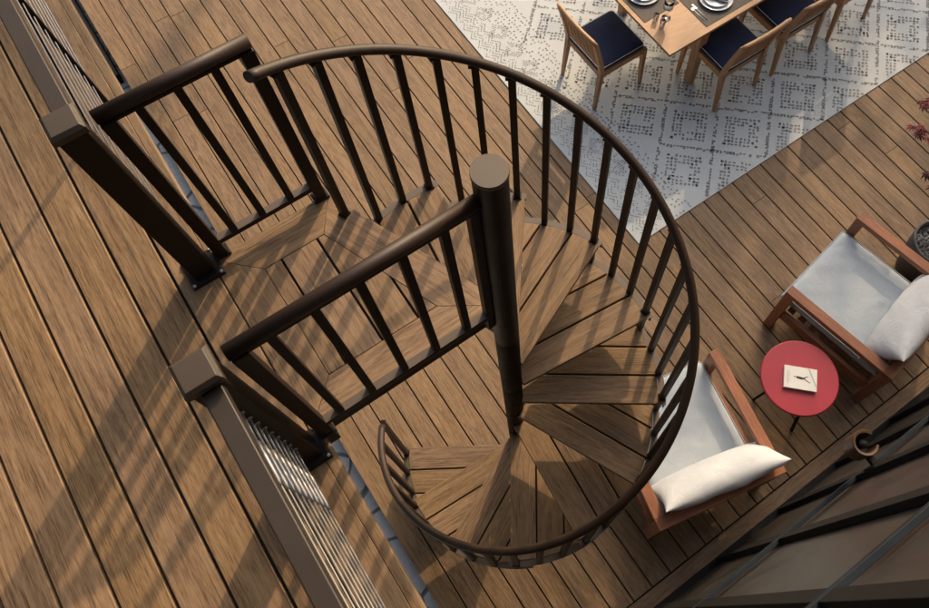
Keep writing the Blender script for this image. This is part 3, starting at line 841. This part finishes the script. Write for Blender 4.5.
# ------------------------------------------------------------------ armchairs
def pad_mesh(W_, D_, T_, nx=40, ny=40, pw=.5, seed=1, wr=.004, pinch=0., corner=0.):
    """pillow-like closed surface, centre at origin"""
    rn = random.Random(seed); ph = [rn.uniform(0, 6.28) for _ in range(14)]
    vs = []; idx = {}
    def prof(u, v):
        a = max(0., 1 - abs(u) ** (2.6 / pw * 1.)); b_ = max(0., 1 - abs(v) ** (2.6 / pw * 1.))
        return (a * b_) ** .5
    def pos(i, j, s_):
        u = sin((i / nx * 2 - 1) * pi / 2); v = sin((j / ny * 2 - 1) * pi / 2)
        t = prof(u, v)
        x = u * W_ / 2; y = v * D_ / 2
        # edges bow inwards, corners stay as ears
        x *= 1 - pinch * (1 - v * v) * abs(u) ** 3; y *= 1 - pinch * (1 - u * u) * abs(v) ** 3
        w = wr * (sin(x * 23 + ph[0] + 3 * sin(y * 9 + ph[1])) * .5 + sin(y * 31 + ph[2] + 2 * sin(x * 13 + ph[3])) * .4 + sin((x + y) * 47 + ph[4]) * .25)
        edge = (abs(u) ** 6 + abs(v) ** 6)
        w *= (1 + 2.2 * min(1, edge)) * t
        return (x, y, s_ * (T_ / 2 * t) + (w if s_ > 0 else w * .3))
    fs = []
    def vid(i, j, s_):
        bd = i in (0, nx) or j in (0, ny); k = (i, j, 0 if bd else s_)
        if k not in idx: idx[k] = len(vs); vs.append(pos(i, j, s_))
        return idx[k]
    for i in range(nx):
        for j in range(ny):
            fs.append((vid(i, j, 1), vid(i + 1, j, 1), vid(i + 1, j + 1, 1), vid(i, j + 1, 1)))
            fs.append((vid(i, j, -1), vid(i, j + 1, -1), vid(i + 1, j + 1, -1), vid(i + 1, j, -1)))
    return vs, fs

def make_armchair(W_, D_):
    """origin back-left foot corner, x to the right, y to the front"""
    root = empty('armchair'); T = .068; AH = .60; th = .045
    for (x, y) in ((T / 2, T / 2), (W_ - T / 2, T / 2), (T / 2, D_ - T / 2), (W_ - T / 2, D_ - T / 2)):
        b = MB(); b.box((x, y, (AH - th) / 2), (T - .004, T - .004, AH - th - .001)); b.build('leg', 'teak', root, bevel=.003)
    for s_ in (0, 1):
        x = T / 2 if s_ == 0 else W_ - T / 2
        b = MB(); b.box((x, D_ / 2 + T / 2, AH - th / 2), (T, D_ - T, th)); b.build('armrest', 'teak', root, bevel=.004)
        b = MB(); b.box((x, D_ / 2, .245), (.03, D_ - 2 * T, .09)); b.build('side_rail', 'teak', root, bevel=.003)
    b = MB(); b.box((W_ / 2, T / 2, AH - th / 2 - .0005), (W_, T, th)); b.build('back_rail', 'teak', root, bevel=.004)
    b = MB(); b.box((W_ / 2, D_ - .03, .245), (W_ - 2 * T, .03, .09)); b.box((W_ / 2, .03, .245), (W_ - 2 * T, .03, .09)); b.build('cross_rail', 'teak', root, bevel=.003)
    for k in range(5):
        b = MB(); b.box((W_ / 2, .035, .33 + k * .045), (W_ - 2 * T, .018, .028)); b.build('back_slat', 'teak', root)
    b = MB()
    for k in range(8): b.box((W_ / 2, .10 + k * (D_ - .2) / 7, .282), (W_ - 2 * T, .05, .016))
    b.build('seat_slat', 'teak', root)
    b = MB(); w = W_ - 2 * T - .012; d = D_ - .045; t = .135
    vs, fs = pad_mesh(w, d, t, nx=44, ny=44, pw=.16, seed=5, wr=.0016, pinch=.01)
    b.add([(x + W_ / 2, y + .075 + d / 2 - .01, z + .291 + t / 2) for x, y, z in vs], fs, None, 0, 0, True)
    cu = b.build('seat_cushion', 'white_cloth', root)
    ring = []
    for (sx, sy, a0) in ((1, 1, 0), (-1, 1, 90), (-1, -1, 180), (1, -1, 270)):
        for k in range(7):
            a = radians(a0 + 15 * k); rr_ = .03; ring.append((W_ / 2 + sx * (w / 2 * .986 - rr_) + rr_ * cos(a), .065 + d / 2 + sy * (d / 2 * .986 - rr_) + rr_ * sin(a), .291 + t * .80))
    ring.append(ring[0]); b = MB(); b.tube(ring, .0028, n=6, cap=False); b.build('seam', 'white_cloth', cu)
    return root
def put_pillow(px, py, pz, rz, tilt, W_, D_, T_, seed, lab, roll=0.):
    b = MB(); vs, fs = pad_mesh(W_, D_, T_, nx=56, ny=40, pw=.95, seed=seed, wr=.0065, pinch=.07)
    b.add(vs, fs, None, 0, 0, True); o = b.build('pillow', 'pillow_cloth')
    o.matrix_world = Matrix.Translation((px, py, pz)) @ Matrix.Rotation(rz, 4, 'Z') @ Matrix.Rotation(roll, 4, 'Y') @ Matrix.Rotation(tilt, 4, 'X')
    tag(o, lab, 'pillow', 'white back pillows on the armchairs')
    return o
ac1 = make_armchair(.84, .83); aR = radians(9.5)
ac1.location = (2.098, -1.048, 0); ac1.rotation_euler = (0, 0, aR)
tag(ac1, 'teak armchair with white seat cushion beside the potted maple', 'armchair', 'teak armchairs by the red table')
ac2 = copy_tree(ac1); aL = radians(-11.6)
ac2.location = (.362, -.912, 0); ac2.rotation_euler = (0, 0, aL)
tag(ac2, 'teak armchair with white seat cushion partly behind the spiral handrail', 'armchair', 'teak armchairs by the red table')
def loc(ch, a, x, y): return (ch.location.x + cos(a) * x - sin(a) * y, ch.location.y + sin(a) * x + cos(a) * y)
p = loc(ac2, aL, .455, .150); put_pillow(p[0], p[1], .595, aL - radians(2), radians(120), .80, .35, .16, 11, 'plump white pillow lying across the back of the armchair partly behind the stair')
p = loc(ac1, aR, .45, .155); put_pillow(p[0], p[1], .60, aR + radians(3), radians(118), .80, .38, .20, 23, 'plump white pillow lying across the back of the armchair beside the potted maple')

# ------------------------------------------------------------------ planter and maple
pl = empty('planter', (3.16, -.545, 0), 0, 'round dark grey concrete planter filled with gravel beside the armchair', 'planter')
b = MB(); b.lathe([(.11, .0), (.12, .005), (.165, .30), (.175, .42), (.175, .445), (.168, .45), (.158, .445), (.155, .40), (.0, .395)], n=48, cap=False); b.build('pot', 'concrete', pl)
b = MB(); rg = random.Random(9)
for k in range(420):
    a = rg.uniform(0, 2 * pi); r = .15 * sqrt(rg.random()); s_ = rg.uniform(.008, .017)
    c = V((r * cos(a), r * sin(a), .402 + rg.uniform(0, .012)))
    vs = []; 
    for u in ((1, 0, 0), (-1, 0, 0), (0, 1, 0), (0, -1, 0), (0, 0, 1), (0, 0, -1)):
        vs.append(c + V(u) * s_ * rg.uniform(.6, 1.1))
    R = Matrix.Rotation(rg.uniform(0, 3), 3, 'Z'); vs = [c + R @ (v - c) for v in vs]
    b.add(vs, [(0, 2, 4), (2, 1, 4), (1, 3, 4), (3, 0, 4), (2, 0, 5), (1, 2, 5), (3, 1, 5), (0, 3, 5)], None, 0, 0)
gv = b.build('gravel', 'gravel', pl); gv['kind'] = 'stuff'

mp = empty('japanese_maple', (3.16, -.545, .40), 0, 'red leaved japanese maple reaching in from the right edge above the planter', 'maple')
rg = random.Random(21)
tr = MB(); lf = MB()
def leaf(c, nrm, d, s_):
    nrm = V(nrm).normalized(); x = V(d); x = (x - nrm * x.dot(nrm)).normalized(); y = nrm.cross(x)
    angs = [-115, -72, -34, 0, 34, 72, 115]; lens = [.45, .75, .95, 1.05, .95, .75, .45]
    rv = rg.random()
    for a, l in zip(angs, lens):
        a = radians(a + rg.uniform(-5, 5)); dirv = x * cos(a) + y * sin(a); sd = nrm.cross(dirv)
        l = l * s_ * rg.uniform(.85, 1.1); dr = nrm * (-.18 * l)
        p0 = V(c); p1 = p0 + dirv * l * .45 + sd * s_ * .13; p2 = p0 + dirv * l + dr; p3 = p0 + dirv * l * .45 - sd * s_ * .13
        lf.add([p0, p3, p2, p1], [(0, 1, 2, 3)], None, min(1, max(0, rv + rg.uniform(-.15, .15))))
def branch(p, d, ln, r, depth):
    p = V(p); d = V(d).normalized(); pts = [p]; n = 5
    for k in range(n):
        d = (d + V((rg.uniform(-.16, .16), rg.uniform(-.16, .16), rg.uniform(-.06, .12)))).normalized(); pts.append(pts[-1] + d * ln / n)
    tr.tube(pts, [r * (1 - .45 * k / n) for k in range(n + 1)], n=7)
    if depth == 0:
        for q in pts[3:]:
            for s_ in range(1):
                o = V((rg.uniform(-.05, .05), rg.uniform(-.05, .05), rg.uniform(-.01, .03)))
                leaf(q + o, (rg.uniform(-.5, .5), rg.uniform(-.5, .5), 1), (rg.uniform(-1, 1), rg.uniform(-1, 1), -.1), rg.uniform(.035, .05))
        return
    for k in range(3 if depth > 1 else 3):
        q = pts[-1 - (k % 2)]; dd = (d + V((rg.uniform(-.9, .9), rg.uniform(-.9, .9), rg.uniform(-.25, .35)))).normalized()
        branch(q, dd, ln * .68, r * .55, depth - 1)
branch((0.04, 0, .0), (.62, .25, 1.), .38, .016, 3)
branch((0.02, .02, .0), (.35, .62, .9), .36, .012, 3)
def twig(tgt, n_leaves, a, b_):
    """side twig whose tip carries the leaves seen against the deck"""
    tgt = V(tgt) - V(mp.location); s0 = V(a) - V(mp.location)
    mid = (s0 + tgt) / 2 + V((0, 0, .05)); tr.tube([s0, mid, tgt], [.005, .0035, .0018], n=6)
    for k in range(n_leaves):
        o = V((rg.uniform(-.06, .06), rg.uniform(-.06, .06), rg.uniform(-.02, .03)))
        leaf(tgt + o, (rg.uniform(-.3, .3), rg.uniform(-.3, .3), 1), (rg.uniform(-1, .2), rg.uniform(-1, .4), -.1), rg.uniform(.048, .066))
twig((3.36, .07, .9), 10, (3.50, -.25, .80), 0)
twig((3.09, -.235, .9), 5, (3.30, -.33, .72), 0)
twig((3.57, .20, .9), 7, (3.55, -.15, .82), 0)
tr.build('trunk', 'stem', mp); lf.build('crown', 'leaf', mp)

# ------------------------------------------------------------------ garden trees beyond the terrace (outside the frame, they break up the low sun)
def garden_tree(x, y, h, cr, seed, lab, dens=1500, lo=.16):
    rg = random.Random(seed); root = empty('garden_tree', (x, y, -.19), 0, lab, 'tree', 'garden trees beyond the terrace')
    t = MB(); t.tube([(0, 0, 0), (.05, .02, h * .3), (-.03, .06, h * .55), (.04, 0, h * .8)], [.16, .12, .09, .04], n=10)
    c = MB(); cl = []
    for k in range(52):
        a = rg.uniform(0, 2 * pi); r = cr * sqrt(rg.random()); z = h * (lo + (1 - lo) * rg.random() ** 1.1); r *= 1 - .5 * abs((z / h - lo) / (1 - lo) - .5) / .5
        cl.append(V((r * cos(a), r * sin(a), z)))
        t.tube([(0, 0, z * .72), (r * cos(a) * .5, r * sin(a) * .5, z * .88), tuple(cl[-1])], [.035, .02, .008], n=5)
    for k in range(dens):
        q = cl[rg.randrange(len(cl))] + V((rg.gauss(0, .30), rg.gauss(0, .30), rg.gauss(0, .22)))
        s_ = rg.uniform(.05, .11); n_ = V((rg.gauss(0, 1), rg.gauss(0, 1), rg.gauss(0, 1))).normalized(); u = n_.orthogonal().normalized() * s_; w = n_.cross(u)
        c.add([q - u, q - w * .5, q + u, q + w * .5], [(0, 1, 2, 3)], None, rg.random())
    t.build('trunk', 'stem', root); c.build('crown', 'green', root)
mg, nt, bb = new_mat('green_leaf'); at = N(nt, 'ShaderNodeAttribute', attribute_name='rnd')
r_ = ramp(nt, [(0., (.03, .055, .012)), (1., (.08, .12, .03))]); L(nt, at.outputs['Fac'], r_.inputs[0]); L(nt, r_.outputs[0], bb.inputs['Base Color']); M['green'] = mg
TREES = []
ta = radians(37)
def tp(d, l): return (d * cos(ta) - l * sin(ta), d * sin(ta) + l * cos(ta))
for k, (d, l, h, cr, lo, n_, lab) in enumerate((
        (11.5, -5.4, 9.6, 2.4, .16, 4400, 'low spreading garden tree, farthest right of the row beyond the terrace'),
        (12.2, -3.0, 10.0, 2.2, .16, 4400, 'low bushy garden tree, second from the right of the row beyond the terrace'),
        (11.6, -1.1, 8.4, 1.8, .2, 4200, 'low bushy garden tree, middle of the row beyond the terrace'),
        (12.4, 3.7, 13.8, 2.4, .62, 9500, 'tall garden tree with a high crown on a bare trunk, beyond the terrace'),
        (11.8, 6.6, 13.4, 2.6, .60, 8500, 'tall high crowned garden tree, farthest left of the row beyond the terrace'))):
    x, y = tp(d, l); TREES.append((x, y, h, cr, 40 + k, lab, n_, lo))

for a in TREES: garden_tree(*a)

# ------------------------------------------------------------------ light, world, camera
SUN_AZ, SUN_EL = 36.0, 33.0
sd = V((cos(radians(SUN_AZ)) * cos(radians(SUN_EL)), sin(radians(SUN_AZ)) * cos(radians(SUN_EL)), sin(radians(SUN_EL))))
sl = bpy.data.lights.new('sun', 'SUN'); sl.energy = 2.0; sl.angle = radians(.9); sl.color = (1., .72, .45)
so = bpy.data.objects.new('sun', sl); COL.objects.link(so); so.rotation_euler = sd.to_track_quat('Z', 'Y').to_euler(); so.location = (5, 4, 9)
w = bpy.data.worlds.new('World'); scn.world = w; w.use_nodes = True
bg = w.node_tree.nodes['Background']; sk = w.node_tree.nodes.new('ShaderNodeTexSky'); sk.sky_type = 'NISHITA'; sk.sun_disc = False
sk.sun_elevation = radians(SUN_EL); sk.sun_rotation = radians(90 - SUN_AZ); sk.air_density = 1.2; sk.dust_density = 7.; sk.ozone_density = .4
w.node_tree.links.new(sk.outputs[0], bg.inputs[0]); bg.inputs[1].default_value = .15

cam = bpy.data.cameras.new('camera'); co = bpy.data.objects.new('camera', cam); COL.objects.link(co); scn.camera = co
co.matrix_world = Matrix(((0.818543, 0.522296, -0.239155, -0.46110), (-0.574445, 0.743744, -0.341843, -0.85372), (-0.000674, 0.417195, 0.908817, 5.34972), (0, 0, 0, 1)))
CF, CPX, CPY = 785.439, 71.479, -50.904
cam.sensor_fit = 'HORIZONTAL'; cam.sensor_width = 36; cam.lens = CF / 929 * 36
cam.shift_x = -CPX / 929; cam.shift_y = CPY / 929; cam.clip_start = .05; cam.clip_end = 400
scn.view_settings.view_transform = 'Standard'; scn.view_settings.look = 'None'; scn.view_settings.gamma = 1; scn.view_settings.exposure = .80
scn.view_settings.use_curve_mapping = False
scn.render.engine = 'CYCLES'
